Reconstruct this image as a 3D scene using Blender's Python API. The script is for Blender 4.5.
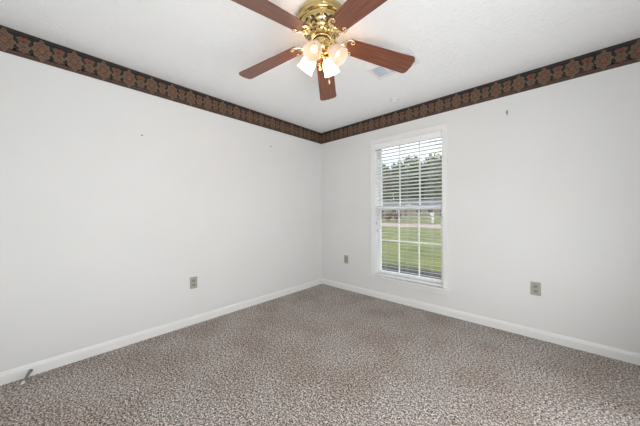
import bpy, bmesh, math, random
from mathutils import Vector, Matrix, Euler, noise

random.seed(7)
PI = math.pi
S = bpy.context.scene
for o in list(bpy.data.objects):
    bpy.data.objects.remove(o)
COL = S.collection

# ------------------------------------------------------------------ camera
YAW = math.radians(42.9)
cam_d = bpy.data.cameras.new('camera')
cam_d.sensor_width = 36.0
cam_d.lens = 249.4 / 640 * 36.0
cam_d.clip_start = 0.02
cam_d.clip_end = 600
cam = bpy.data.objects.new('camera', cam_d)
COL.objects.link(cam)
cam_d.shift_y = -0.65 / 640
cam.location = (2.737, -2.986, 1.154)
cam.rotation_euler = (Matrix.Rotation(YAW, 3, 'Z') @ Matrix.Rotation(PI / 2, 3, 'X') @ Matrix.Rotation(math.radians(-0.35), 3, 'Z')).to_euler()
S.camera = cam

# ------------------------------------------------------------------ view
S.view_settings.view_transform = 'Standard'
S.view_settings.look = 'None'
S.view_settings.gamma = 1
S.view_settings.use_curve_mapping = False
S.view_settings.exposure = 0.20

# ------------------------------------------------------------------ sky
W = bpy.data.worlds.new('sky')
S.world = W
W.use_nodes = True
nt = W.node_tree
nt.nodes.clear()
wo = nt.nodes.new('ShaderNodeOutputWorld')
bg = nt.nodes.new('ShaderNodeBackground')
bg.inputs['Strength'].default_value = 2.3
tc = nt.nodes.new('ShaderNodeTexCoord')
nz = nt.nodes.new('ShaderNodeTexNoise')
nz.inputs['Scale'].default_value = 3.2
nz.inputs['Detail'].default_value = 6
mp = nt.nodes.new('ShaderNodeMapping')
mp.inputs['Scale'].default_value = (1, 1, 2.6)
cr = nt.nodes.new('ShaderNodeValToRGB')
cr.color_ramp.elements[0].position = 0.36
cr.color_ramp.elements[0].color = (0.62, 0.78, 1.0, 1)
cr.color_ramp.elements[1].position = 0.50
cr.color_ramp.elements[1].color = (0.98, 0.99, 1.0, 1)
nt.links.new(tc.outputs['Generated'], mp.inputs[0])
nt.links.new(mp.outputs[0], nz.inputs['Vector'])
nt.links.new(nz.outputs['Fac'], cr.inputs[0])
nt.links.new(cr.outputs[0], bg.inputs[0])
nt.links.new(bg.outputs[0], wo.inputs[0])


def lamp(name, kind, loc, energy, color=(1, 1, 1), **kw):
    d = bpy.data.lights.new(name, kind)
    d.energy = energy
    d.color = color
    for k, v in kw.items():
        setattr(d, k, v)
    o = bpy.data.objects.new(name, d)
    COL.objects.link(o)
    o.location = loc
    return o


def aim(o, target):
    d = Vector(target) - o.location
    o.rotation_euler = d.to_track_quat('-Z', 'Y').to_euler()


# sun behind the house, high
sun = lamp('sun', 'SUN', (0, -10, 20), 1.7, (1.0, 0.95, 0.86), angle=math.radians(2))
aim(sun, (3.5, -2.0, 0))
# soft fill lights added out of view, behind and right of the camera
key2 = lamp('side_fill_light', 'AREA', (3.37, -2.1, 0.95), 48, (0.95, 0.98, 1.0),
            shape='RECTANGLE', size=2.4, size_y=1.6)
aim(key2, (0.0, -1.9, 1.45))
key3 = lamp('rear_fill_light', 'AREA', (1.5, -3.58, 0.75), 4, (0.95, 0.98, 1.0),
            shape='RECTANGLE', size=2.4, size_y=1.3)
aim(key3, (1.5, 0.0, 1.6))  # second added fill, along the rear wall

# upward fill light added beside the camera to brighten the ceiling
bounce = lamp('ceiling_fill_light', 'AREA', (3.02, -3.27, 0.5), 11, (0.95, 0.975, 1.0), shape='DISK', size=0.7, spread=math.radians(130))
aim(bounce, (1.7, -1.8, 2.44))


# ------------------------------------------------------------------ materials
def srgb(r, g, b):
    def c(v):
        v /= 255
        return v / 12.92 if v <= 0.04045 else ((v + 0.055) / 1.055) ** 2.4
    return (c(r), c(g), c(b), 1)


def new_mat(name, color=(0.8, 0.8, 0.8, 1), rough=0.5, metal=0.0, **kw):
    m = bpy.data.materials.new(name)
    m.use_nodes = True
    p = m.node_tree.nodes['Principled BSDF']
    p.inputs['Base Color'].default_value = color
    p.inputs['Roughness'].default_value = rough
    p.inputs['Metallic'].default_value = metal
    for k, v in kw.items():
        p.inputs[k].default_value = v
    return m


def N(m, t):
    return m.node_tree.nodes.new(t)


def L(m, a, b):
    m.node_tree.links.new(a, b)


def P(m):
    return m.node_tree.nodes['Principled BSDF']


def noise_var(m, c1, c2, scale, detail=4, lo=0.35, hi=0.65, bump=0.0, bscale=None, dist=0.002, stretch=(1, 1, 1)):
    """colour wandering between c1 and c2 plus a bump of the same kind"""
    t = N(m, 'ShaderNodeTexCoord')
    mpn = N(m, 'ShaderNodeMapping')
    mpn.inputs['Scale'].default_value = stretch
    L(m, t.outputs['Object'], mpn.inputs[0])
    n = N(m, 'ShaderNodeTexNoise')
    n.inputs['Scale'].default_value = scale
    n.inputs['Detail'].default_value = detail
    L(m, mpn.outputs[0], n.inputs['Vector'])
    r = N(m, 'ShaderNodeValToRGB')
    r.color_ramp.elements[0].position = lo
    r.color_ramp.elements[1].position = hi
    r.color_ramp.elements[0].color = c1
    r.color_ramp.elements[1].color = c2
    L(m, n.outputs['Fac'], r.inputs[0])
    L(m, r.outputs[0], P(m).inputs['Base Color'])
    if bump:
        n2 = N(m, 'ShaderNodeTexNoise')
        n2.inputs['Scale'].default_value = bscale or scale
        n2.inputs['Detail'].default_value = 5
        L(m, mpn.outputs[0], n2.inputs['Vector'])
        b = N(m, 'ShaderNodeBump')
        b.inputs['Strength'].default_value = bump
        b.inputs['Distance'].default_value = dist
        L(m, n2.outputs['Fac'], b.inputs['Height'])
        L(m, b.outputs[0], P(m).inputs['Normal'])
    return m


M = {}
M['wall'] = noise_var(new_mat('wall_paint', rough=0.6), (0.735, 0.735, 0.725, 1), (0.755, 0.755, 0.748, 1), 1.4, 3,
                      bump=0.25, bscale=160, dist=0.0008)
# stippled ceiling
m = M['ceiling'] = new_mat('ceiling_stipple', (0.92, 0.92, 0.92, 1), 0.8)
t = N(m, 'ShaderNodeTexCoord')
v = N(m, 'ShaderNodeTexVoronoi'); v.inputs['Scale'].default_value = 26
n = N(m, 'ShaderNodeTexNoise'); n.inputs['Scale'].default_value = 34; n.inputs['Detail'].default_value = 6
n.inputs['Distortion'].default_value = 1.5
mx = N(m, 'ShaderNodeMath'); mx.operation = 'MULTIPLY_ADD'; mx.inputs[1].default_value = 0.35
b = N(m, 'ShaderNodeBump'); b.inputs['Strength'].default_value = 1.0; b.inputs['Distance'].default_value = 0.007
L(m, t.outputs['Object'], v.inputs['Vector']); L(m, t.outputs['Object'], n.inputs['Vector'])
L(m, v.outputs['Distance'], mx.inputs[0]); L(m, n.outputs['Fac'], mx.inputs[2])
L(m, mx.outputs[0], b.inputs['Height']); L(m, b.outputs[0], P(m).inputs['Normal'])

# carpet: speckled frieze pile with soft wear patches
m = M['carpet'] = new_mat('frieze_carpet', rough=1.0)
P(m).inputs['Specular IOR Level'].default_value = 0.05
t = N(m, 'ShaderNodeTexCoord')
n1 = N(m, 'ShaderNodeTexNoise'); n1.inputs['Scale'].default_value = 130; n1.inputs['Detail'].default_value = 3
n1.inputs['Roughness'].default_value = 0.65
L(m, t.outputs['Object'], n1.inputs['Vector'])
r1 = N(m, 'ShaderNodeValToRGB')
e = r1.color_ramp.elements
e[0].position = 0.40; e[0].color = srgb(60, 52, 48)
e[1].position = 0.585; e[1].color = srgb(244, 238, 233)
x = e.new(0.45); x.color = srgb(124, 115, 110)
x = e.new(0.52); x.color = srgb(172, 163, 157)
n3 = N(m, 'ShaderNodeTexNoise'); n3.inputs['Scale'].default_value = 70; n3.inputs['Detail'].default_value = 2
L(m, t.outputs['Object'], n3.inputs['Vector'])
nm = N(m, 'ShaderNodeMix'); nm.data_type = 'FLOAT'; nm.inputs[0].default_value = 0.33
L(m, n1.outputs['Fac'], nm.inputs[2]); L(m, n3.outputs['Fac'], nm.inputs[3])
L(m, nm.outputs[0], r1.inputs[0])
n2 = N(m, 'ShaderNodeTexNoise'); n2.inputs['Scale'].default_value = 2.6; n2.inputs['Detail'].default_value = 5
L(m, t.outputs['Object'], n2.inputs['Vector'])
r2 = N(m, 'ShaderNodeValToRGB')
r2.color_ramp.elements[0].position = 0.36; r2.color_ramp.elements[0].color = (0.86, 0.81, 0.77, 1)
r2.color_ramp.elements[1].position = 0.58; r2.color_ramp.elements[1].color = (1.0, 1.0, 1.0, 1)
L(m, n2.outputs['Fac'], r2.inputs[0])
mm = N(m, 'ShaderNodeMix'); mm.data_type = 'RGBA'; mm.blend_type = 'MULTIPLY'; mm.inputs[0].default_value = 1
L(m, r1.outputs[0], mm.inputs[6]); L(m, r2.outputs[0], mm.inputs[7])
L(m, mm.outputs[2], P(m).inputs['Base Color'])
b = N(m, 'ShaderNodeBump'); b.inputs['Strength'].default_value = 0.8; b.inputs['Distance'].default_value = 0.008
L(m, n1.outputs['Fac'], b.inputs['Height']); L(m, b.outputs[0], P(m).inputs['Normal'])

M['trim'] = noise_var(new_mat('trim_enamel', rough=0.35), (0.80, 0.80, 0.79, 1), (0.83, 0.83, 0.82, 1), 3)
M['vinyl'] = noise_var(new_mat('window_vinyl', rough=0.35), (0.89, 0.89, 0.89, 1), (0.92, 0.92, 0.92, 1), 4)
M['slat'] = noise_var(new_mat('blind_slat_white', rough=0.4), (0.86, 0.86, 0.86, 1), (0.89, 0.89, 0.89, 1), 3)
M['cord'] = noise_var(new_mat('blind_cord', rough=0.8), (0.55, 0.55, 0.56, 1), (0.65, 0.65, 0.66, 1), 40)
M['tassel'] = noise_var(new_mat('tassel_plastic', rough=0.4), (0.35, 0.36, 0.42, 1), (0.42, 0.43, 0.48, 1), 40)
M['brass'] = noise_var(new_mat('polished_brass', rough=0.17, metal=1.0), (0.60, 0.45, 0.18, 1), (0.72, 0.57, 0.28, 1), 9)
M['brass_pale'] = noise_var(new_mat('pale_satin_brass', rough=0.25, metal=1.0), (0.76, 0.62, 0.38, 1), (0.88, 0.75, 0.52, 1), 12)
M['dark'] = noise_var(new_mat('painted_recess_dark', rough=0.6), (0.03, 0.022, 0.015, 1), (0.05, 0.035, 0.02, 1), 20)  # shade of holes and gaps put into the colour
# cherry blades
m = M['wood'] = new_mat('cherry_blade', rough=0.32)
P(m).inputs['Coat Weight'].default_value = 0.3
P(m).inputs['Coat Roughness'].default_value = 0.25
noise_var(m, srgb(92, 50, 36), srgb(134, 82, 60), 14, 6, 0.3, 0.7, stretch=(0.35, 7, 1))
M['plate'] = noise_var(new_mat('outlet_plate_almond', rough=0.4), srgb(160, 160, 148), srgb(168, 167, 156), 30)
M['recept'] = noise_var(new_mat('receptacle_face', rough=0.4), srgb(140, 139, 127), srgb(148, 147, 136), 30)
M['slot'] = noise_var(new_mat('outlet_slot', rough=0.7), (0.02, 0.02, 0.02, 1), (0.04, 0.04, 0.035, 1), 30)
M['vent'] = noise_var(new_mat('register_enamel', rough=0.45), (0.78, 0.78, 0.78, 1), (0.82, 0.82, 0.82, 1), 10)
M['louvre'] = noise_var(new_mat('register_louvre', rough=0.5), srgb(196, 204, 212), srgb(206, 212, 220), 10)
M['steel'] = noise_var(new_mat('dull_steel', rough=0.35, metal=0.8), (0.20, 0.19, 0.18, 1), (0.32, 0.31, 0.29, 1), 60)
M['rubber'] = noise_var(new_mat('white_rubber', rough=0.5), (0.78, 0.78, 0.76, 1), (0.84, 0.84, 0.82, 1), 40)
# glass pane
m = M['glass'] = bpy.data.materials.new('window_glass')
m.use_nodes = True
m.node_tree.nodes.clear()
out = N(m, 'ShaderNodeOutputMaterial'); mix = N(m, 'ShaderNodeMixShader')
tr = N(m, 'ShaderNodeBsdfTransparent'); gl = N(m, 'ShaderNodeBsdfGlossy')
tr.inputs[0].default_value = (0.95, 0.97, 0.96, 1); gl.inputs['Roughness'].default_value = 0.02
mix.inputs[0].default_value = 0.05
L(m, tr.outputs[0], mix.inputs[1]); L(m, gl.outputs[0], mix.inputs[2]); L(m, mix.outputs[0], out.inputs[0])
# lit frosted shades and bulbs
def shade_mat(name, em, tl, col=(0.95, 0.90, 0.84, 1)):
    m = M[name] = new_mat('frosted_' + name, col, 0.35)
    p = P(m)
    p.inputs['Emission Color'].default_value = (1.0, 0.66, 0.40, 1) if em > 1 else (1.0, 0.78, 0.58, 1)
    p.inputs['Emission Strength'].default_value = em
    t_ = N(m, 'ShaderNodeBsdfTranslucent'); t_.inputs[0].default_value = (1.0, 0.88, 0.74, 1)
    x_ = N(m, 'ShaderNodeMixShader'); x_.inputs[0].default_value = tl
    L(m, p.outputs[0], x_.inputs[1]); L(m, t_.outputs[0], x_.inputs[2])
    L(m, x_.outputs[0], m.node_tree.nodes['Material Output'].inputs[0])


shade_mat('shade', 6.0, 0.4)
shade_mat('shade_dim', 0.08, 0.2, (0.84, 0.72, 0.62, 1))
m = M['bulb'] = new_mat('lit_bulb', (1, 0.95, 0.85, 1), 0.4)
P(m).inputs['Emission Color'].default_value = (1.0, 0.70, 0.42, 1)
P(m).inputs['Emission Strength'].default_value = 30
m = M['bulb_dim'] = m.copy()
P(m).inputs['Emission Strength'].default_value = 0.5
# border paper colours
M['bp_green'] = noise_var(new_mat('border_dark_green', rough=0.6), srgb(15, 20, 18), srgb(26, 30, 27), 60)
M['bp_brown'] = noise_var(new_mat('border_brown', rough=0.6), srgb(52, 38, 34), srgb(66, 48, 42), 60)
M['bp_tan'] = noise_var(new_mat('border_tan', rough=0.6), srgb(106, 86, 64), srgb(128, 104, 78), 90)
M['bp_red'] = noise_var(new_mat('border_red', rough=0.6), srgb(104, 58, 46), srgb(124, 73, 59), 90)
M['bp_rose'] = noise_var(new_mat('border_dusty_rose', rough=0.6), srgb(96, 68, 54), srgb(114, 84, 66), 90)
M['bp_olive'] = noise_var(new_mat('border_olive', rough=0.6), srgb(88, 84, 64), srgb(108, 100, 78), 90)
# outdoors
M['lawn'] = noise_var(new_mat('lawn_grass', rough=0.9), srgb(60, 70, 22), srgb(100, 102, 42), 1.6, 8, 0.3, 0.7,
                      bump=0.6, bscale=30, dist=0.03, stretch=(0.5, 1, 1))
M['mulch'] = noise_var(new_mat('mulch', rough=1.0), srgb(26, 24, 24), srgb(52, 46, 46), 14, 6)
M['road'] = noise_var(new_mat('street_concrete', rough=0.9), srgb(126, 112, 104), srgb(146, 130, 122), 0.8, 6)
M['kerb'] = noise_var(new_mat('kerb_concrete', rough=0.9), srgb(120, 100, 88), srgb(136, 116, 102), 3)
M['bark'] = noise_var(new_mat('tree_bark', rough=0.9), srgb(62, 50, 40), srgb(96, 80, 64), 8, 6, stretch=(1, 1, 0.2))
for k, (a, b2) in dict(leaf_a=((50, 64, 38), (96, 112, 58)), leaf_b=((70, 80, 64), (120, 126, 88)),
                       leaf_c=((72, 70, 44), (126, 118, 66)), leaf_red=((80, 46, 42), (124, 84, 76)),
                       leaf_shrub=((50, 62, 34), (86, 98, 50))).items():
    M[k] = noise_var(new_mat('foliage_' + k.split('_')[1], rough=0.7), srgb(*a), srgb(*b2), 1.5, 5, 0.35, 0.65)
M['house_brick'] = noise_var(new_mat('tan_brick', rough=0.9), srgb(130, 116, 100), srgb(146, 132, 114), 2.0, 6)
M['roofing'] = noise_var(new_mat('asphalt_shingle', rough=0.9), srgb(74, 74, 78), srgb(98, 98, 102), 3.0, 6)
M['far_glass'] = noise_var(new_mat('dark_window_glass', rough=0.15), (0.02, 0.025, 0.03, 1), (0.04, 0.05, 0.06, 1), 2)
M['white_paint'] = noise_var(new_mat('exterior_white_paint', rough=0.5), (0.78, 0.79, 0.8, 1), (0.84, 0.84, 0.85, 1), 5)
M['ext_brick'] = noise_var(new_mat('exterior_brick', rough=0.9), srgb(130, 80, 62), srgb(160, 108, 86), 6, 5)


# ------------------------------------------------------------------ mesh helpers
def box(bm, x0, x1, y0, y1, z0, z1, mi=0, bev=0.0):
    vs = [bm.verts.new((x, y, z)) for z in (z0, z1) for y in (y0, y1) for x in (x0, x1)]
    fs = [(0, 2, 3, 1), (4, 5, 7, 6), (0, 1, 5, 4), (2, 6, 7, 3), (0, 4, 6, 2), (1, 3, 7, 5)]
    out = []
    for f in fs:
        fc = bm.faces.new([vs[i] for i in f]); fc.material_index = mi; out.append(fc)
    if bev:
        edges = list({e for f in out for e in f.edges})
        r = bmesh.ops.bevel(bm, geom=edges, offset=bev, segments=2, affect='EDGES', profile=0.5)
        for f in r['faces']:
            f.material_index = mi
    return vs


def lathe(bm, prof, seg=32, mi=0, mat=None, smooth=True, lobes=0, lobe_amp=0.0, lobe_from=1.0):
    """prof: list of (r, z); revolve about z, then transform by mat"""
    rings = []
    n = len(prof)
    for k, (r, z) in enumerate(prof):
        ring = []
        fade = max(0.0, (k / (n - 1) - lobe_from) / (1 - lobe_from)) if lobes and lobe_from < 1 else 0
        for i in range(seg):
            a = 2 * PI * i / seg
            rr = r * (1 + lobe_amp * fade * math.cos(lobes * a))
            p = Vector((rr * math.cos(a), rr * math.sin(a), z))
            ring.append(bm.verts.new(mat @ p if mat else p))
        rings.append(ring)
    for a, b in zip(rings, rings[1:]):
        for i in range(seg):
            f = bm.faces.new((a[i], a[(i + 1) % seg], b[(i + 1) % seg], b[i]))
            f.material_index = mi; f.smooth = smooth
    for ring in (rings[0], rings[-1]):
        if (ring[0].co - ring[seg // 2].co).length > 1e-4:
            f = bm.faces.new(ring); f.material_index = mi
    return rings


def tube(bm, pts, rad, seg=10, mi=0, flat=1.0, up=Vector((0, 0, 1))):
    """tube along pts; rad number or list"""
    pts = [Vector(p) for p in pts]
    rs = rad if isinstance(rad, (list, tuple)) else [rad] * len(pts)
    rings = []
    for i, p in enumerate(pts):
        d = (pts[min(i + 1, len(pts) - 1)] - pts[max(i - 1, 0)]).normalized()
        u = up if abs(d.dot(up)) < 0.95 else Vector((1, 0, 0))
        s = d.cross(u).normalized(); w = s.cross(d).normalized()
        rings.append([bm.verts.new(p + s * rs[i] * math.cos(2 * PI * k / seg) + w * rs[i] * flat * math.sin(2 * PI * k / seg))
                      for k in range(seg)])
    for a, b in zip(rings, rings[1:]):
        for i in range(seg):
            f = bm.faces.new((a[i], a[(i + 1) % seg], b[(i + 1) % seg], b[i]))
            f.material_index = mi; f.smooth = True
    for r in (rings[0], rings[-1]):
        f = bm.faces.new(r); f.material_index = mi


def ball(bm, c, r, mi=0, seg=12, sc=(1, 1, 1)):
    mt = Matrix.Translation(c) @ Matrix.Diagonal((r * sc[0], r * sc[1], r * sc[2], 1))
    res = bmesh.ops.create_uvsphere(bm, u_segments=seg, v_segments=max(6, seg // 2), radius=1, matrix=mt)
    for v in res['verts']:
        for f in v.link_faces:
            f.material_index = mi; f.smooth = True


def prism(bm, outline, z0, z1, mi=0, mat=None):
    T = (lambda p: mat @ p) if mat else (lambda p: p)
    a = [bm.verts.new(T(Vector((x, y, z0)))) for x, y in outline]
    b = [bm.verts.new(T(Vector((x, y, z1)))) for x, y in outline]
    f = bm.faces.new(a[::-1]); f.material_index = mi
    f = bm.faces.new(b); f.material_index = mi
    n = len(a)
    for i in range(n):
        f = bm.faces.new((a[i], a[(i + 1) % n], b[(i + 1) % n], b[i])); f.material_index = mi


def obj(name, bm, mats, parent=None, loc=None, rot=None, recalc=True):
    if recalc:
        bmesh.ops.recalc_face_normals(bm, faces=bm.faces)
    me = bpy.data.meshes.new(name)
    bm.to_mesh(me); bm.free()
    for mt in (mats if isinstance(mats, (list, tuple)) else [mats]):
        me.materials.append(M[mt])
    o = bpy.data.objects.new(name, me)
    COL.objects.link(o)
    if parent: o.parent = parent
    if loc: o.location = loc
    if rot: o.rotation_euler = rot
    return o


def B():
    return bmesh.new()


def tag(o, label=None, cat=None, group=None, kind=None):
    if label: o['label'] = label
    if cat: o['category'] = cat
    if group: o['group'] = group
    if kind: o['kind'] = kind
    return o


def empty(name, loc, rz=0, **kw):
    o = bpy.data.objects.new(name, None)
    COL.objects.link(o)
    o.location = loc; o.rotation_euler = (0, 0, rz)
    o.empty_display_size = 0.1
    return tag(o, **kw)


def copy_tree(o, parent=None):
    c = o.copy(); COL.objects.link(c); c.parent = parent
    for ch in list(o.children):
        copy_tree(ch, c)
    return c


def struct(name, bm, mats, parent=None, **kw):
    o = obj(name, bm, mats, parent)
    if parent is None: tag(o, kind='structure', **kw)
    return o


# ------------------------------------------------------------------ room shell
X1, Y0, H = 3.42, -3.64, 2.44
WX0, WX1, WZ0, WZ1 = 0.978, 1.842, 0.300, 2.075      # window opening
bm = B(); box(bm, -0.12, X1 + 0.12, Y0 - 0.12, 0.12, -0.12, 0); struct('floor', bm, 'carpet')
bm = B(); box(bm, -0.12, X1 + 0.12, Y0 - 0.12, 0.12, H, H + 0.12); struct('ceiling', bm, 'ceiling')
bm = B(); box(bm, -0.12, 0, Y0, 0, 0, H); struct('wall_left', bm, 'wall')
bm = B(); box(bm, X1, X1 + 0.12, Y0, 0, 0, H); struct('wall_right', bm, 'wall')
bm = B(); box(bm, -0.12, X1 + 0.12, Y0 - 0.12, Y0, 0, H); struct('wall_rear', bm, 'wall')
bm = B()
box(bm, -0.12, WX0, 0, 0.12, 0, H)
box(bm, WX1, X1 + 0.12, 0, 0.12, 0, H)
box(bm, WX0, WX1, 0, 0.12, 0, WZ0 - 0.0205)
box(bm, WX0, WX1, 0, 0.12, WZ1, H)
struct('wall_back', bm, 'wall')
# outer brick skin of the house and its low roof with the eave that shades the bed
bm = B()
for a in ((-0.26, WX0, 0.145, 0.17, -0.3, 2.56), (WX1, X1 + 0.26, 0.145, 0.17, -0.3, 2.56),
          (WX0, WX1, 0.145, 0.17, -0.3, WZ0 - 0.02), (WX0, WX1, 0.145, 0.17, WZ1, 2.56)):
    box(bm, *a)
struct('wall_exterior', bm, 'white_paint')
bm = B()
box(bm, -6, 9, -8, 0.45, 2.58, 2.72)
prism(bm, [(-8, 2.72), (0.45, 2.72), (-3.7, 4.3)], -6, 9,
      mat=Matrix(((0, 0, 1, 0), (1, 0, 0, 0), (0, 1, 0, 0), (0, 0, 0, 1))))
struct('roof', bm, 'roofing')


def baseboard(name, length, loc, rz):
    # profile: 83 mm with eased ogee top, runs along local x, sticks out along local -y
    pr = [(0, 0), (-0.013, 0), (-0.013, 0.060), (-0.0105, 0.066), (-0.0095, 0.074), (-0.006, 0.079), (-0.004, 0.084), (0, 0.084)]
    bm = B()
    prism(bm, pr, 0, length, mat=Matrix(((0, 0, 1, 0), (1, 0, 0, 0), (0, 1, 0, 0), (0, 0, 0, 1))))
    o = obj(name, bm, 'trim', None, loc, (0, 0, rz))
    tag(o, kind='structure')


baseboard('baseboard_back', X1, (0, 0, 0), 0)
baseboard('baseboard_left', -Y0 - 0.013, (0, Y0, 0), PI / 2)
baseboard('baseboard_right', -Y0 - 0.026, (X1, -0.013, 0), -PI / 2)
baseboard('baseboard_rear', X1 - 0.026, (X1 - 0.013, Y0, 0), PI)


# ------------------------------------------------------------------ wallpaper border
def border(name, length, phase, PER, to_world):
    """strip 175 mm high under the ceiling; s runs along the wall, h up from the strip's foot"""
    bm = B()
    HB = 0.178
    T = 0.0012

    def poly(pts, d, mi):
        vs = [bm.verts.new(to_world(s, HB and h, T + d)) for s, h in pts if True]
        f = bm.faces.new(vs); f.material_index = mi

    def rect(s0, s1, h0, h1, d, mi):
        poly([(s0, h0), (s1, h0), (s1, h1), (s0, h1)], d, mi)

    def blob(cs, ch, fn, d, mi, n=36):
        pts = []
        for i in range(n):
            a = 2 * PI * i / n
            r = fn(a)
            pts.append((min(max(cs + r[0] * math.cos(a), 0), length), ch + r[1] * math.sin(a)))
        c = bm.verts.new(to_world(min(max(cs, 0), length), ch, T + d))
        vs = [bm.verts.new(to_world(p[0], p[1], T + d)) for p in pts]
        for i in range(n):
            f = bm.faces.new((c, vs[i], vs[(i + 1) % n])); f.material_index = mi

    # the paper itself
    a0 = [to_world(0, 0, 0), to_world(length, 0, 0), to_world(length, HB, 0), to_world(0, HB, 0)]
    a1 = [to_world(0, 0, T), to_world(length, 0, T), to_world(length, HB, T), to_world(0, HB, T)]
    va = [bm.verts.new(p) for p in a0]; vb = [bm.verts.new(p) for p in a1]
    bm.faces.new(va[::-1]); bm.faces.new(vb)
    for i in range(4):
        bm.faces.new((va[i], va[(i + 1) % 4], vb[(i + 1) % 4], vb[i]))
    e = 0.0002
    rect(0, length, 0.158, HB, e, 1)
    rect(0, length, 0.163, 0.166, 2 * e, 0)
    rect(0, length, 0.172, 0.174, 2 * e, 0)
    rect(0, length, 0, 0.052, e, 1)
    rect(0, length, 0.005, 0.009, 2 * e, 4)
    rect(0, length, 0.019, 0.022, 2 * e, 2)
    rect(0, length, 0.026, 0.028, e, 4)

    def bloom(c, h0, rs, rh, lob, amp, d, mi, n=48, off=0.0, point=0.0):
        """lobed outline whose top and bottom lobes reach out to points"""
        blob(c, h0, lambda a: (rs * (1 + amp * math.cos(lob * a + off)),
                               rh * (1 + amp * math.cos(lob * a + off) + point * abs(math.sin(a)) ** 9)), d, mi, n)

    k = -1
    while (k - 1) * PER + phase < length:
        c = phase + k * PER
        k += 1
        if 0.0 < c < length:
            # tall lobed medallion
            bloom(c, 0.088, 0.047, 0.058, 8, 0.13, 2 * e, 2, 64, 0, 0.28)
            bloom(c, 0.088, 0.042, 0.053, 8, 0.13, 3 * e, 4, 64, 0, 0.26)
            for j in range(8):
                a = 2 * PI * j / 8 + PI / 8
                blob(c + 0.031 * math.cos(a), 0.088 + 0.040 * math.sin(a), lambda q: (0.008, 0.0095), 4 * e, 5 if j % 2 else 2, 12)
                blob(c + 0.031 * math.cos(a), 0.088 + 0.040 * math.sin(a), lambda q: (0.0042, 0.0055), 5 * e, 1, 10)
            bloom(c, 0.088, 0.021, 0.030, 4, 0.14, 4 * e, 1, 32)
            bloom(c, 0.088, 0.018, 0.027, 4, 0.14, 5 * e, 3, 32)
            bloom(c, 0.090, 0.012, 0.016, 5, 0.18, 6 * e, 2, 30)
            bloom(c, 0.090, 0.007, 0.009, 5, 0.1, 7 * e, 3, 16)
        d = c + PER / 2
        if 0.0 < d < length:
            for sx in (-1, 1):
                blob(d + sx * 0.024, 0.128, lambda q: (0.010, 0.007), 2 * e, 5, 16)
                blob(d + sx * 0.023, 0.076, lambda q: (0.010, 0.014), 2 * e, 5, 16)
                blob(d + sx * 0.017, 0.046, lambda q: (0.011, 0.006), 2 * e, 4, 16)
            bloom(d, 0.119, 0.025, 0.024, 5, 0.22, 3 * e, 3, 36, PI / 2)
            bloom(d, 0.112, 0.007, 0.008, 5, 0.1, 4 * e, 1, 14)
            bloom(d, 0.076, 0.030, 0.030, 6, 0.12, 3 * e, 2, 36)
            bloom(d, 0.076, 0.026, 0.027, 6, 0.12, 4 * e, 4, 36)
            bloom(d, 0.076, 0.013, 0.015, 6, 0.0, 5 * e, 5, 20)
            bloom(d, 0.076, 0.008, 0.009, 6, 0.0, 6 * e, 0, 16)
            bloom(d, 0.076, 0.004, 0.005, 6, 0.0, 7 * e, 2, 12)
            bloom(d, 0.042, 0.009, 0.013, 4, 0.2, 4 * e, 3, 16)
        for q in (c + PER / 4, c + 3 * PER / 4):
            if 0.03 < q < length - 0.03:
                blob(q, 0.040, lambda a: (0.013, 0.006), e, 4, 14)
                blob(q, 0.052, lambda a: (0.005, 0.012), e, 1, 12)
    o = obj(name, bm, ['bp_green', 'bp_brown', 'bp_tan', 'bp_red', 'bp_rose', 'bp_olive'], recalc=False)
    return o


# left wall: s measured from the back corner towards the camera
o = border('trim_1', -Y0, 2.858 - 16 * 0.172, 0.172, lambda s, h, d: Vector((d, -s, H - 0.178 + h)))
tag(o, kind='structure')
o = border('trim_2', X1 - 0.002, 0.051, 0.176, lambda s, h, d: Vector((s + 0.001, -d, H - 0.178 + h)))
tag(o, kind='structure')

# ------------------------------------------------------------------ window
win = empty('window_1', ((WX0 + WX1) / 2, 0, WZ0), kind='structure')
wx = (WX0 + WX1) / 2


def wobj(name, bm, mats, parent=win):
    """coordinates are given in world space; shift them to the window's frame"""
    bmesh.ops.translate(bm, verts=bm.verts, vec=Vector((-wx, 0, -WZ0)))
    return obj(name, bm, mats, parent)


# casing: three flat boards with an outer back-band
bm = B()
cw = 0.053
box(bm, WX0 - cw, WX0, -0.014, 0, WZ0, WZ1, bev=0.002)
box(bm, WX1, WX1 + cw, -0.014, 0, WZ0, WZ1, bev=0.002)
box(bm, WX0 - cw, WX1 + cw, -0.014, 0, WZ1, WZ1 + cw + 0.004, bev=0.002)
box(bm, WX0 - cw, WX0 - cw + 0.012, -0.020, -0.012, WZ0, WZ1 + cw, bev=0.002)
box(bm, WX1 + cw - 0.012, WX1 + cw, -0.020, -0.012, WZ0, WZ1 + cw, bev=0.002)
box(bm, WX0 - cw, WX1 + cw, -0.020, -0.012, WZ1 + cw - 0.008, WZ1 + cw + 0.004, bev=0.002)
wobj('window_casing', bm, 'trim')
bm = B()
t = 0.008
box(bm, WX0, WX0 + t, 0, 0.12, WZ0, WZ1)
box(bm, WX1 - t, WX1, 0, 0.12, WZ0, WZ1)
box(bm, WX0 + t, WX1 - t, 0, 0.12, WZ1 - t, WZ1)
wobj('window_jamb', bm, 'trim')
bm = B()
box(bm, WX0 - cw - 0.022, WX1 + cw + 0.022, -0.050, 0, WZ0 - 0.020, WZ0 - 0.0, bev=0.004)
box(bm, WX0 + t, WX1 - t, 0, 0.12, WZ0 - 0.020, WZ0)
wobj('window_stool', bm, 'trim')
bm = B()
box(bm, WX0 - cw - 0.004, WX1 + cw + 0.004, -0.014, 0, WZ0 - 0.068, WZ0 - 0.020, bev=0.003)
box(bm, WX0 - cw - 0.004, WX1 + cw + 0.004, -0.018, -0.012, WZ0 - 0.030, WZ0 - 0.020, bev=0.002)
wobj('window_apron', bm, 'trim')

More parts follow.
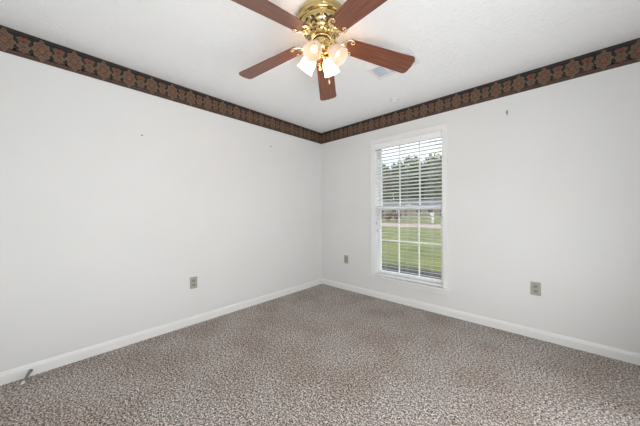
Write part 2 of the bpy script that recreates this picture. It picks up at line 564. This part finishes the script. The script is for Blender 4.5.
JX0, JX1 = WX0 + t, WX1 - t
ZM = 1.205                     # meeting rail


def sash(name, z0, z1, y0, bot, top):
    st = 0.034
    bm = B()
    y1 = y0 + 0.03
    box(bm, JX0, JX0 + st, y0, y1, z0, z1, bev=0.002)
    box(bm, JX1 - st, JX1, y0, y1, z0, z1, bev=0.002)
    box(bm, JX0 + st, JX1 - st, y0, y1, z0, z0 + bot, bev=0.002)
    box(bm, JX0 + st, JX1 - st, y0, y1, z1 - top, z1, bev=0.002)
    s = wobj(name, bm, 'vinyl')
    gx0, gx1, gz0, gz1 = JX0 + st, JX1 - st, z0 + bot, z1 - top
    bm = B()
    for k in (1, 2):
        c = gx0 + (gx1 - gx0) * k / 3
        box(bm, c - 0.006, c + 0.006, y0 + 0.006, y0 + 0.022, gz0, gz1)
    c = (gz0 + gz1) / 2
    box(bm, gx0, gx1, y0 + 0.0065, y0 + 0.0215, c - 0.006, c + 0.006)
    wobj('muntin_grid', bm, 'vinyl', s)
    bm = B()
    box(bm, gx0, gx1, y0 + 0.023, y0 + 0.026, gz0, gz1)
    wobj('pane', bm, 'glass', s)
    return s


# child sashes sit in the window's frame; their own children share that frame
sash('lower_sash', WZ0, ZM + 0.022, 0.078, 0.058, 0.042)
sash('upper_sash', ZM - 0.02, WZ1 - t, 0.111, 0.042, 0.045)
bm = B()
box(bm, wx - 0.03, wx + 0.03, 0.064, 0.090, ZM + 0.022, ZM + 0.034, bev=0.003)
tube(bm, [(wx - 0.005, 0.078, ZM + 0.036), (wx + 0.03, 0.066, ZM + 0.040)], 0.005, 8)
wobj('sash_lock', bm, 'vinyl')

# ------------------------------------------------------------------ blind
BX0, BX1 = JX0 + 0.006, JX1 - 0.006
YB = 0.034
blind = empty('window_blind', (wx, YB, WZ0), label='white horizontal slat blind lowered inside the window, slats open', cat='blind')
TILT = math.radians(10.5)


def bobj(name, bm, mats, parent=blind):
    bmesh.ops.translate(bm, verts=bm.verts, vec=Vector((-wx, -YB, -WZ0)))
    return obj(name, bm, mats, parent)


bm = B(); box(bm, BX0, BX1, YB - 0.018, YB + 0.03, WZ1 - t - 0.045, WZ1 - t - 0.002, bev=0.002); bobj('headrail', bm, 'slat')
# valance with a moulded face
bm = B()
pr = [(-0.028, WZ1 - t - 0.002), (-0.036, WZ1 - t - 0.002), (-0.038, WZ1 - t - 0.014), (-0.034, WZ1 - t - 0.020), (-0.034, WZ1 - t - 0.056),
      (-0.038, WZ1 - t - 0.062), (-0.036, WZ1 - t - 0.072), (-0.028, WZ1 - t - 0.072)]
prism(bm, [(y + YB, z) for y, z in pr], BX0 - 0.004, BX1 + 0.004, mat=Matrix(((0, 0, 1, 0), (1, 0, 0, 0), (0, 1, 0, 0), (0, 0, 0, 1))))
bobj('valance', bm, 'slat')
bm = B()
z = 0.352
zt = WZ1 - t - 0.05
ca, sa = math.cos(TILT), math.sin(TILT)
while z < zt:
    # shallow crowned slat, room edge raised
    top, bot = [], []
    for j in range(7):
        w = -0.025 + 0.050 * j / 6
        cr_ = 0.0004 * (1 - (w / 0.025) ** 2)
        top.append((w * ca + (cr_ + 0.0008) * sa, -w * sa + (cr_ + 0.0008) * ca))
        bot.append((w * ca + (cr_ - 0.0008) * sa, -w * sa + (cr_ - 0.0008) * ca))
    prism(bm, [(YB + a, z + b_) for a, b_ in top + bot[::-1]], BX0, BX1,
          mat=Matrix(((0, 0, 1, 0), (1, 0, 0, 0), (0, 1, 0, 0), (0, 0, 0, 1))))
    z += 0.0437
bobj('slats', bm, 'slat')
bm = B(); box(bm, BX0, BX1, YB - 0.025, YB + 0.025, 0.304, 0.326, bev=0.003); bobj('bottom_rail', bm, 'slat')
for cx in (BX0 + 0.12, wx, BX1 - 0.12):
    bm = B()
    for dy in (-0.0262, 0.0262):
        tube(bm, [(cx, YB + dy, 0.324), (cx, YB + dy, zt + 0.01)], 0.0011, 6)
    bobj('ladder_cord', bm, 'cord')
# lift cords with tassels at the left, tilt wand hook at the right
for k, (cx, zz) in enumerate(((BX0 + 0.015, 1.03), (BX0 + 0.026, 0.93))):
    bm = B()
    tube(bm, [(cx, YB - 0.040, WZ1 - t - 0.09), (cx + 0.002, YB - 0.041, 1.5), (cx, YB - 0.040, zz)], 0.0008, 6)
    c_ = bobj('lift_cord', bm, 'cord')
    bm = B()
    lathe(bm, [(0.0015, 0.0), (0.003, -0.004), (0.0065, -0.034), (0.0045, -0.042)], 14, mat=Matrix.Translation((cx, YB - 0.040, zz)))
    bobj('tassel', bm, 'tassel', c_)
bm = B()
cx = BX1 - 0.055
tube(bm, [(cx, YB - 0.042, WZ1 - t - 0.088), (cx, YB - 0.044, WZ1 - t - 0.11), (cx + 0.003, YB - 0.046, WZ1 - t - 0.135), (cx, YB - 0.05, WZ1 - t - 0.15)], [0.002, 0.003, 0.004, 0.003], 8)
bobj('tilt_hook', bm, 'tassel')


# ------------------------------------------------------------------ ceiling fan
FX, FY = 1.627, -1.765
fan = empty('ceiling_fan', (FX, FY, H), rz=YAW,
            label='polished brass hugger ceiling fan with five cherry wood blades and four lit glass shades', cat='ceiling fan')
bm = B()
lathe(bm, [(0.160, 0), (0.165, -0.003), (0.168, -0.012), (0.167, -0.024), (0.160, -0.030), (0.159, -0.034), (0.157, -0.042), (0.150, -0.047), (0.142, -0.048), (0.10, -0.046)], 56)
obj('canopy', bm, 'brass', fan)
bm = B()
mprof = [(0.140, -0.044), (0.143, -0.050), (0.141, -0.062), (0.134, -0.068), (0.135, -0.074), (0.124, -0.090), (0.108, -0.104), (0.094, -0.114),
         (0.094, -0.120), (0.086, -0.130), (0.073, -0.140), (0.068, -0.144)]
lathe(bm, mprof, 56)
mh = obj('motor_housing', bm, 'brass', fan)


def mr(z):
    for (r0, z0), (r1, z1) in zip(mprof, mprof[1:]):
        if z1 <= z <= z0:
            return r0 + (r1 - r0) * (z0 - z) / (z0 - z1) if z0 != z1 else r0
    return 0.07


# filigree in two tiers; shade of its holes laid on as dark patches
bm = B()


def patch(a0, zc, wa, hz, tilt=0.0, n=14):
    c = None
    vs = []
    for i in range(n):
        q = 2 * PI * i / n
        da = wa * math.cos(q) * (1 - 0.25 * math.sin(q)); dz = hz * math.sin(q) + tilt * math.cos(q)
        zz = zc + dz; r = mr(zz) + 0.0014
        vs.append(bm.verts.new((r * math.cos(a0 + da), r * math.sin(a0 + da), zz)))
    r = mr(zc) + 0.0026
    c = bm.verts.new((r * math.cos(a0), r * math.sin(a0), zc))
    for i in range(n):
        bm.faces.new((c, vs[i], vs[(i + 1) % n]))


for k in range(10):
    a0 = 2 * PI * k / 10
    patch(a0 + 0.13, -0.080, 0.12, 0.006, 0.004)
    patch(a0 - 0.13, -0.080, 0.12, 0.006, -0.004)
    patch(a0 + 0.31, -0.096, 0.10, 0.0055)
    patch(a0 + 0.0, -0.101, 0.07, 0.006)
    patch(a0 + 0.16, -0.125, 0.085, 0.0050)
    patch(a0 + 0.45, -0.130, 0.055, 0.0045)
obj('filigree_dark_patch', bm, 'dark', mh)
for k in range(10):
    a0 = 2 * PI * k / 10 + 0.31
    pts = []
    for j in range(9):
        zz = -0.070 - 0.045 * j / 8
        a = a0 + 0.10 * math.sin(j / 8 * 2 * PI)
        pts.append(((mr(zz) + 0.002) * math.cos(a), (mr(zz) + 0.002) * math.sin(a), zz))
    bm = B()
    tube(bm, pts, [0.002 + 0.002 * math.sin(PI * j / 8) for j in range(9)], 8)
    obj('filigree_scroll', bm, 'brass_pale', mh)
bm = B()
lathe(bm, [(0.060, -0.143), (0.060, -0.154), (0.03, -0.154), (0.03, -0.143)], 40)
obj('gap_dark_ring', bm, 'dark', fan)  # solid dark ring standing in for the shaded gap under the motor
bm = B()
lathe(bm, [(0.061, -0.146), (0.066, -0.147), (0.067, -0.150), (0.066, -0.152), (0.061, -0.153)], 40)
obj('flywheel', bm, 'brass_pale', fan)
# switch housing and light-kit body
bm = B()
lathe(bm, [(0.046, -0.150), (0.053, -0.156), (0.055, -0.164), (0.050, -0.172), (0.046, -0.190), (0.050, -0.200), (0.053, -0.208), (0.048, -0.218),
           (0.036, -0.230), (0.024, -0.238), (0.014, -0.242), (0.016, -0.250), (0.010, -0.258), (0.002, -0.262)], 40)
obj('switch_housing', bm, 'brass', fan)

ROOT, TIP = 0.165, 0.662
ZB0 = -0.176
DROOP = math.radians(9.1)
PITCH = math.radians(12)


def blade_outline():
    w0, w1 = 0.059, 0.076
    pts = []
    L_ = TIP - ROOT
    rr = 0.030
    # root end: shallow arch
    pts += [(0.006, -w0 + 0.012), (0.018, -w0)]
    pts += [(L_ * k / 6, -(w0 + (w1 - w0) * k / 6)) for k in range(1, 6)]
    for k in range(7):
        a = -PI / 2 + PI / 2 * k / 6
        pts.append((L_ - rr - 0.004 + rr * math.cos(a), -w1 + rr + rr * math.sin(a)))
    pts.append((L_ + 0.001, 0))
    for k in range(7):
        a = PI / 2 * k / 6
        pts.append((L_ - rr - 0.004 + rr * math.cos(a), w1 - rr + rr * math.sin(a)))
    pts += [(L_ * k / 6, (w0 + (w1 - w0) * k / 6)) for k in range(5, 0, -1)]
    pts += [(0.018, w0), (0.006, w0 - 0.012)]
    return pts


def scroll(cx, cy, r0, turns, a_start, ccw, n=26):
    pts = []
    for i in range(n):
        f_ = i / (n - 1)
        a = a_start + (1 if ccw else -1) * f_ * turns * 2 * PI
        r = r0 * (1 - 0.72 * f_)
        pts.append((cx + r * math.cos(a), cy + r * math.sin(a)))
    return pts


bl_me = br_me = sc_me = None
for k in range(5):
    ang = math.radians(12.2 + 72 * k)
    bmat = Matrix.Rotation(ang, 4, 'Z') @ Matrix.Translation((ROOT, 0, ZB0 + 0.012)) @ Matrix.Rotation(DROOP, 4, 'Y') @ Matrix.Rotation(-PITCH, 4, 'X')
    if k == 0:
        bm = B()
        prism(bm, blade_outline(), -0.003, 0.003)
        es = [e_ for e_ in bm.edges if len(e_.link_faces) == 2 and abs(e_.link_faces[0].normal.dot(e_.link_faces[1].normal)) < 0.3 and abs(e_.verts[0].co.z - e_.verts[1].co.z) < 1e-6]
        bmesh.ops.recalc_face_normals(bm, faces=bm.faces)
        b0 = obj('blade', bm, 'wood', fan); bl_me = b0.data
    else:
        b0 = bpy.data.objects.new('blade', bl_me); COL.objects.link(b0); b0.parent = fan
    b0.matrix_local = bmat
    # bracket (blade iron): arm from the flywheel, U cup with curled ends under the blade root
    if k == 0:
        bm = B()
        # arm
        tube(bm, [(-0.118, 0, 0.020), (-0.085, 0, 0.012), (-0.050, 0, -0.010), (-0.020, 0, -0.012), (0.010, 0, -0.008)],
             [0.013, 0.011, 0.013, 0.016, 0.010], 12, flat=0.5)
        for sgn in (-1, 1):
            pts = [(-0.030, sgn * 0.004), (-0.022, sgn * 0.022), (-0.006, sgn * 0.042), (0.016, sgn * 0.056), (0.036, sgn * 0.056)]
            pts += scroll(0.036, sgn * 0.041, 0.0145, 0.95, sgn * PI / 2 * 0.9, sgn < 0)
            tube(bm, [(x_, y_, -0.0085) for x_, y_ in pts], [0.0085, 0.0088, 0.0088, 0.0082, 0.0075] + [0.0066 * (1 - 0.5 * j / 25) for j in range(26)], 8, flat=0.7)
        prism(bm, [(-0.034, -0.010), (-0.016, -0.030), (-0.004, -0.040), (0.006, -0.036), (0.000, -0.016), (0.010, 0), (0.000, 0.016), (0.006, 0.036),
                   (-0.004, 0.040), (-0.016, 0.030), (-0.034, 0.010)], -0.0065, -0.0032)
        for sx, sy in ((-0.006, -0.028), (-0.006, 0.028), (0.002, 0)):
            ball(bm, (sx, sy, -0.0070), 0.0042, sc=(1, 1, 0.5))
        i0 = obj('blade_bracket', bm, 'brass_pale', b0); br_me = i0.data
    else:
        i0 = bpy.data.objects.new('blade_bracket', br_me); COL.objects.link(i0); i0.parent = b0

# four arms with glass shades
for k in range(4):
    ang = math.radians((58, 148, 243, 328)[k])
    rot = Matrix.Rotation(ang, 4, 'Z')
    bm = B()
    pts = [rot @ Vector(p) for p in ((0.036, 0, -0.205), (0.050, 0, -0.206), (0.060, 0, -0.214), (0.066, 0, -0.226))]
    tube(bm, pts, [0.008, 0.007, 0.008, 0.010], 12)
    arm = obj('light_arm', bm, 'brass', fan)
    ax = math.radians(48)
    # local z of the shade points out and down
    sm = Matrix.Translation(rot @ Vector((0.060, 0, -0.216))) @ rot @ Matrix.Rotation(PI / 2 + ax, 4, 'Y')
    bm = B()
    lathe(bm, [(0.012, -0.006), (0.024, -0.002), (0.030, 0.006), (0.031, 0.018), (0.028, 0.019), (0.028, 0.008), (0.010, 0.002)], 28, mat=sm)
    for j in range(3):
        a = 2 * PI * j / 3
        tube(bm, [sm @ Vector((0.030 * math.cos(a), 0.030 * math.sin(a), 0.012)), sm @ Vector((0.037 * math.cos(a), 0.037 * math.sin(a), 0.012))], 0.0028, 8)
    obj('fitter_cup', bm, 'brass', arm)
    bm = B()
    outer = [(0.026, 0.010), (0.027, 0.022), (0.036, 0.034), (0.045, 0.050), (0.0495, 0.070), (0.050, 0.090), (0.0515, 0.108), (0.056, 0.122)]
    inner = [(r - 0.0025, z) for r, z in outer][::-1]
    rings = lathe(bm, outer, 36, mat=sm, lobes=8, lobe_amp=0.045, lobe_from=0.7)
    bm2 = B()
    # inner wall, same lobes, joined at the rim
    rings_in = []
    n_ = len(outer)
    for kk, (r, z) in enumerate(outer):
        fade = max(0.0, (kk / (n_ - 1) - 0.7) / 0.3)
        rings_in.append([bm.verts.new(sm @ Vector(((r - 0.0025) * (1 + 0.045 * fade * math.cos(8 * 2 * PI * i / 36)) * math.cos(2 * PI * i / 36),
                                                   (r - 0.0025) * (1 + 0.045 * fade * math.cos(8 * 2 * PI * i / 36)) * math.sin(2 * PI * i / 36), z))) for i in range(36)])
    bm2.free()
    for f in [f for f in bm.faces if len(f.verts) == 36]:
        bm.faces.remove(f)
    for a_, b_ in zip(rings_in, rings_in[1:]):
        for i in range(36):
            f = bm.faces.new((a_[i], b_[i], b_[(i + 1) % 36], a_[(i + 1) % 36])); f.smooth = True
    for r1_, r2_ in ((rings[0], rings_in[0]), (rings[-1], rings_in[-1])):
        for i in range(36):
            bm.faces.new((r1_[i], r1_[(i + 1) % 36], r2_[(i + 1) % 36], r2_[i]))
    sh = obj('glass_shade', bm, 'shade' if k < 2 else 'shade_dim', fan)
    bm = B()
    lathe(bm, [(0.010, 0.008), (0.011, 0.030), (0.020, 0.046), (0.0245, 0.062), (0.023, 0.076), (0.014, 0.088), (0.004, 0.093), (0.0005, 0.094)], 20, mat=sm)
    obj('light_bulb', bm, 'bulb' if k < 2 else 'bulb_dim', fan)
# pull chains
for (cx, cy, zl) in ((-0.012, 0.036, -0.300), (0.050, 0.010, -0.405)):
    bm = B()
    z = -0.200
    tube(bm, [(cx, cy, z), (cx, cy, zl)], 0.0007, 6)
    zz = z
    while zz > zl:
        ball(bm, (cx, cy, zz), 0.0016, seg=6); zz -= 0.006
    ch = obj('pull_chain', bm, 'brass', fan)
    bm = B()
    lathe(bm, [(0.001, 0.002), (0.004, -0.002), (0.0065, -0.010), (0.0070, -0.018), (0.0045, -0.027), (0.001, -0.030)], 14, mat=Matrix.Translation((cx, cy, zl)))
    obj('pull_knob', bm, 'brass_pale', ch)


# ------------------------------------------------------------------ outlets
def outlet(loc, rz, label):
    """face looks along local -y"""
    root = empty('wall_outlet', loc, rz, label=label, cat='electrical outlet', group='duplex wall outlets')
    bm = B(); box(bm, -0.036, 0.036, -0.0055, 0, -0.060, 0.060, bev=0.0022); obj('cover_plate', bm, 'plate', root)
    for s in (-1, 1):
        bm = B()
        pts = []
        for i in range(28):
            a = 2 * PI * i / 28
            pts.append((0.0172 * math.cos(a), max(-0.0135, min(0.0135, 0.0172 * math.sin(a)))))
        prism(bm, pts, 0.0050, 0.0082, 0, mat=Matrix(((1, 0, 0, 0), (0, 0, -1, 0), (0, 1, 0, s * 0.0215), (0, 0, 0, 1))))
        r = obj('receptacle', bm, 'recept', root)
        bm = B()
        box(bm, -0.0075, -0.0052, -0.0088, -0.0078, s * 0.0215 - 0.001, s * 0.0215 + 0.007)
        box(bm, 0.0052, 0.0075, -0.0088, -0.0078, s * 0.0215 - 0.0005, s * 0.0215 + 0.0065)
        lathe(bm, [(0.0026, -0.0005), (0.0026, 0.0005)], 12, mat=Matrix.Translation((0, -0.0083, s * 0.0215 - 0.0075)) @ Matrix.Rotation(PI / 2, 4, 'X'))
        obj('slots', bm, 'slot', r)
    bm = B(); ball(bm, (0, -0.0058, 0), 0.0032, sc=(1, 0.5, 1), seg=10); obj('screw', bm, 'steel', root)
    return root


outlet((0, -1.983, 0.43), PI / 2, 'almond duplex outlet low on the long blank left wall')
outlet((0.491, 0, 0.453), 0, 'almond duplex outlet between the room corner and the window')
outlet((2.627, 0, 0.450), 0, 'almond duplex outlet on the wall right of the window')


# ------------------------------------------------------------------ nails and hook
def nail(name, loc, axis, label, cat, kind='nail'):
    bm = B()
    d = Vector(axis)
    tube(bm, [(0, 0, 0), d * 0.016 + Vector((0, 0, 0.003))], 0.0016, 8)
    ball(bm, d * 0.017 + Vector((0, 0, 0.003)), 0.0075, seg=8, sc=(1, 1, 1))
    if kind == 'hook':
        tube(bm, [d * 0.003 + Vector((0, 0, 0.020)), d * 0.004 + Vector((0, 0, -0.012)), d * 0.012 + Vector((0, 0, -0.018)), d * 0.015 + Vector((0, 0, -0.008))], 0.003, 8)
        ball(bm, d * 0.004 + Vector((0, 0, 0.022)), 0.006, seg=8)
    o = obj(name, bm, 'steel', None, loc)
    return tag(o, label, cat)


nail('nail', (0, -2.425, 1.86), (1, 0, 0), 'small dark nail in the left wall nearer the camera', 'nail')
nail('nail', (0, -1.007, 2.027), (1, 0, 0), 'small nail in the left wall just below the border near the corner', 'nail')
nail('picture_hook', (2.427, 0, 2.096), (0, -1, 0), 'dark picture hook high on the wall right of the window', 'hook', 'hook')

# ------------------------------------------------------------------ door stop
ds = empty('door_stop', (0.0125, -3.093, 0.039), label='spring door stop with white tip on the left baseboard', cat='door stop')
bm = B()
rx = Matrix.Rotation(PI / 2, 4, 'Y')
lathe(bm, [(0.012, 0), (0.012, 0.003), (0.009, 0.006), (0.008, 0.010)], 18, mat=rx)
obj('base', bm, 'steel', ds)
DIR = Vector((0.127, -0.031, -0.018)).normalized()
rd = DIR.to_track_quat('Z', 'Y').to_matrix().to_4x4()
bm = B()
pts = []
for i in range(200):
    f_ = i / 199
    a = f_ * 2 * PI * 20
    rr_ = 0.0075 - 0.0015 * f_
    pts.append(rd @ Vector((rr_ * math.cos(a), rr_ * math.sin(a), 0.008 + 0.108 * f_)))
tube(bm, pts, 0.0019, 6)
obj('spring', bm, 'steel', ds)
bm = B()
lathe(bm, [(0.006, 0), (0.009, 0.002), (0.0095, 0.014), (0.008, 0.018), (0.001, 0.019)], 16, mat=rd @ Matrix.Translation((0, 0, 0.114)))
obj('tip', bm, 'rubber', ds)

# ------------------------------------------------------------------ ceiling register
VX0, VX1, VY0, VY1 = 1.522, 1.922, -1.052, -0.828
vt = empty('ceiling_vent', ((VX0 + VX1) / 2, (VY0 + VY1) / 2, H), label='white rectangular air register on the ceiling beside the fan blade', cat='vent')
hw, hd = (VX1 - VX0) / 2, (VY1 - VY0) / 2
bm = B()
fw = 0.028
for a in ((-hw, hw, -hd, -hd + fw), (-hw, hw, hd - fw, hd), (-hw, -hw + fw, -hd + fw, hd - fw), (hw - fw, hw, -hd + fw, hd - fw)):
    box(bm, *a, -0.013, 0, bev=0.003)
for cx in (-0.065, 0.065):
    box(bm, cx - 0.005, cx + 0.005, -hd + fw, hd - fw, -0.008, -0.001)
obj('frame', bm, 'vent', vt)
bm = B(); box(bm, -hw + fw, hw - fw, -hd + fw, hd - fw, -0.0008, 0); obj('damper', bm, 'louvre', vt)
for (a0, a1, dirn) in ((-hw + fw, -0.070, -1), (-0.060, 0.060, 0), (0.070, hw - fw, 1)):
    bm = B()
    if dirn:
        n_ = 7
        for j in range(n_):
            c = a0 + (a1 - a0) * (j + 0.5) / n_
            vs = [(c - 0.004, -0.0015), (c - 0.0028, -0.0015), (c + 0.004 + 0.0, -0.0085), (c + 0.0028, -0.0085)] if dirn > 0 else \
                 [(c + 0.004, -0.0015), (c + 0.0028, -0.0015), (c - 0.004, -0.0085), (c - 0.0028, -0.0085)]
            prism(bm, vs, -hd + fw, hd - fw, mat=Matrix(((1, 0, 0, 0), (0, 0, 1, 0), (0, 1, 0, 0), (0, 0, 0, 1))))
    else:
        n_ = 10
        for j in range(n_):
            c = -hd + fw + (2 * hd - 2 * fw) * (j + 0.5) / n_
            vs = [(c - 0.004, -0.0015), (c - 0.0028, -0.0015), (c + 0.004, -0.0085), (c + 0.0028, -0.0085)]
            prism(bm, vs, a0, a1, mat=Matrix(((0, 0, 1, 0), (1, 0, 0, 0), (0, 1, 0, 0), (0, 0, 0, 1))))
    obj('louvre', bm, 'louvre', vt)

# small white sensor box by the border
sn = empty('ceiling_sensor', (1.432, -0.318, H), label='small round white sensor cap on the ceiling near the window border', cat='sensor')
bm = B(); lathe(bm, [(0.052, 0), (0.052, -0.010), (0.048, -0.014), (0.038, -0.015), (0.036, -0.011)], 32); obj('base_plate', bm, 'vent', sn)
bm = B(); lathe(bm, [(0.034, -0.008), (0.034, -0.028), (0.028, -0.036), (0.001, -0.038)], 32); obj('cap', bm, 'vent', sn)

# ------------------------------------------------------------------ outdoors
GZ = -0.30
bm = B()
NX, NY = 60, 60
box(bm, -150, 120, 0.26, 19.0, GZ - 0.3, GZ)
box(bm, -150, 120, 28.4, 160, GZ - 0.3, GZ)
tag(obj('lawn', bm, 'lawn'), kind='structure')
bm = B(); box(bm, -150, 120, 19.25, 28.1, GZ - 0.3, GZ - 0.04); tag(obj('street', bm, 'road'), kind='structure')
bm = B()
box(bm, -150, 120, 19.0, 19.25, GZ - 0.3, GZ + 0.02); box(bm, -150, 120, 28.1, 28.4, GZ - 0.3, GZ + 0.10)
tag(obj('kerb', bm, 'kerb'), kind='structure')
bm = B(); box(bm, -8, 6, 0.26, 3.2, GZ, GZ + 0.03); tag(obj('mulch_bed', bm, 'mulch'), kind='structure')
bm = B(); box(bm, -60, 15, 60, 66, GZ, GZ + 0.02); tag(obj('far_driveway', bm, 'road'), kind='structure')


def foliage(bm, n, rx_, ry_, rz_, cz, leaf, seed, lumps=9):
    rnd = random.Random(seed)
    cs = [(rnd.uniform(-.55, .55) * rx_, rnd.uniform(-.55, .55) * ry_, cz + rnd.uniform(-.55, .6) * rz_, rnd.uniform(.4, .62)) for _ in range(lumps)]
    for i in range(n):
        c = cs[rnd.randrange(lumps)]
        v_ = Vector((rnd.gauss(0, 1), rnd.gauss(0, 1), rnd.gauss(0, 1))).normalized() * rnd.uniform(0.55, 1.0)
        p = Vector((c[0] + v_.x * rx_ * c[3], c[1] + v_.y * ry_ * c[3], c[2] + v_.z * rz_ * c[3]))
        q = Euler((rnd.uniform(0, 6.3), rnd.uniform(0, 6.3), rnd.uniform(0, 6.3))).to_matrix()
        s_ = leaf * rnd.uniform(.6, 1.3)
        vs = [bm.verts.new(p + q @ Vector(w) * s_) for w in ((-1, 0, 0), (0, -.55, .12), (1, 0, 0), (0, .55, .12))]
        bm.faces.new(vs)


TREE = []
for i, (lf, rx_, rz_, cz, th) in enumerate((('leaf_a', 5.6, 6.4, 7.6, 4.2), ('leaf_b', 5.0, 6.0, 7.2, 4.0), ('leaf_c', 4.8, 5.4, 8.0, 4.5))):
    bm = B(); foliage(bm, 5200, rx_, rx_, rz_, cz, 0.55, 40 + i, 12)
    me_c = bpy.data.meshes.new('crown'); bm.to_mesh(me_c); bm.free(); me_c.materials.append(M[lf])
    bm = B()
    tube(bm, [(0, 0, -0.1), (0.1, 0, 2), (0, 0.15, th), (0.2, 0, cz + 1)], [0.42, 0.30, 0.24, 0.08], 10)
    for j in range(6):
        a = j * 1.1
        tube(bm, [(0.05, 0.1, th - 1 + j * .35), (1.6 * math.cos(a), 1.6 * math.sin(a), th + 1.3 + j * .3), (3 * math.cos(a), 3 * math.sin(a), th + 3 + j * .3)], [0.14, 0.09, 0.04], 7)
    me_t = bpy.data.meshes.new('trunk'); bm.to_mesh(me_t); bm.free(); me_t.materials.append(M['bark'])
    TREE.append((me_c, me_t))
kinds = ['deep green broad tree', 'grey green tree', 'olive brown tree']
rt = random.Random(5)
spots = [(-74, 90), (-61, 86), (-48.5, 89), (-36.5, 85), (-24.8, 86), (-13, 84), (-1, 88), (14, 85), (27, 88), (40, 84),
         (-42.5, 101), (-17.0, 103), (-1.5, 106), (-56, 102), (1.5, 60), (-31, 98)]
where = ['far left of the row behind the house', 'left of the tan house, second in the row', 'behind the left end of the tan house',
         'behind the tan house left of its middle', 'behind the middle of the tan house', 'behind the tan house right of its middle',
         'behind the right end of the tan house', 'just right of the tan house', 'well right of the tan house', 'far right of the row behind the house',
         'in the farther row, left of centre', 'in the farther row, right of centre', 'in the farther row, at its right end', 'in the farther row, at its left end',
         'standing nearest, on the lawn across the street', 'in the farther row, at its centre']
for i, (x_, y_) in enumerate(spots):
    k = 2 if i == 14 else i % 3
    root = empty('tree', (x_, y_, GZ), rt.uniform(0, 6), label='%s %s' % (kinds[k], where[i]), cat='tree', group='trees across the street')
    s_ = rt.uniform(0.95, 1.2) * (1.12 if i in (5, 6, 7) else 1.0)
    if i == 14: s_ = 0.8
    root.scale = (s_, s_, s_ * (1.42 if i != 14 else 1))
    for nm, me in (('crown', TREE[k][0]), ('trunk', TREE[k][1])):
        o = bpy.data.objects.new(nm, me); COL.objects.link(o); o.parent = root

# tan house across the street
hs = empty('house', (-27, 70, GZ), label='long low tan brick house with a grey roof across the street', cat='house')
bm = B(); box(bm, -13, 13, 0, 7, 0, 3.0); obj('wall', bm, 'house_brick', hs)
bm = B()
prism(bm, [(-0.7, 2.95), (7.7, 2.95), (3.5, 5.0)], -13.6, 13.6, mat=Matrix(((0, 0, 1, 0), (1, 0, 0, 0), (0, 1, 0, 0), (0, 0, 0, 1))))
obj('roof', bm, 'roofing', hs)
for cx, w_, z0, z1 in ((-10.5, 1.6, 1, 2.3), (-6.5, 1.6, 1, 2.3), (-2.6, 1.1, 0.1, 2.2), (1.2, 1.8, 1, 2.3), (4.6, 1.6, 1, 2.3)):
    nm = 'door' if z0 < 0.5 else 'window'
    bm = B(); box(bm, cx - w_ / 2 - .1, cx + w_ / 2 + .1, -0.06, 0.0, z0 - .1, z1 + .1); f_ = obj(nm, bm, 'white_paint', hs)
    bm = B(); box(bm, cx - w_ / 2, cx + w_ / 2, -0.09, -0.06, z0, z1); obj('pane', bm, 'far_glass', f_)
bm = B(); box(bm, 7.2, 12.2, -0.06, 0, 0.05, 2.5); obj('garage_dark_panel', bm, 'far_glass', hs)  # flat panel on the wall, shade of the garage inside put into its colour

# white mailbox post on the far verge
mb = empty('mailbox', (-8.8, 31.3, GZ), label='white mailbox on a white post beside the street', cat='mailbox')
bm = B(); box(bm, -0.10, 0.10, -0.10, 0.10, 0, 1.15, bev=0.01); box(bm, -0.09, 0.09, -0.5, 0.3, 1.0, 1.08); obj('post', bm, 'white_paint', mb)
bm = B()
prism(bm, [(-0.12, 1.08), (0.12, 1.08), (0.12, 1.26), (0.09, 1.33), (0, 1.36), (-0.09, 1.33), (-0.12, 1.26)], -0.55, 0.1,
      mat=Matrix(((1, 0, 0, 0), (0, 0, 1, 0), (0, 1, 0, 0), (0, 0, 0, 1))))
obj('box', bm, 'white_paint', mb)

# russet shrubs on the far verge, left part of the view
bm = B(); foliage(bm, 900, 1.0, 1.0, 0.75, 0.75, 0.13, 91, 7)
me_f = bpy.data.meshes.new('foliage'); bm.to_mesh(me_f); bm.free(); me_f.materials.append(M['leaf_red'])
bm = B()
for j in range(6):
    a = j * 1.05
    tube(bm, [(0.04 * math.cos(a), 0.04 * math.sin(a), -0.05), (0.25 * math.cos(a), 0.25 * math.sin(a), 0.5), (0.5 * math.cos(a), 0.5 * math.sin(a), 1.0)], [0.03, 0.02, 0.01], 6)
me_s = bpy.data.meshes.new('stems'); bm.to_mesh(me_s); bm.free(); me_s.materials.append(M['bark'])
for i, (x_, y_, s_, w_) in enumerate(((-16.55, 31.2, 0.62, 'leftmost of the three across the street'), (-15.55, 32.2, 0.66, 'middle of the three across the street'),
                                      (-14.5, 33.0, 0.62, 'rightmost of the three across the street'))):
    root = empty('shrub', (x_, y_, GZ), i * 1.3, label='russet leaved shrub, ' + w_, cat='shrub', group='russet shrubs on the far verge')
    root.scale = (s_, s_, s_ * 1.5)
    for nm, me in (('foliage', me_f), ('stems', me_s)):
        o = bpy.data.objects.new(nm, me); COL.objects.link(o); o.parent = root
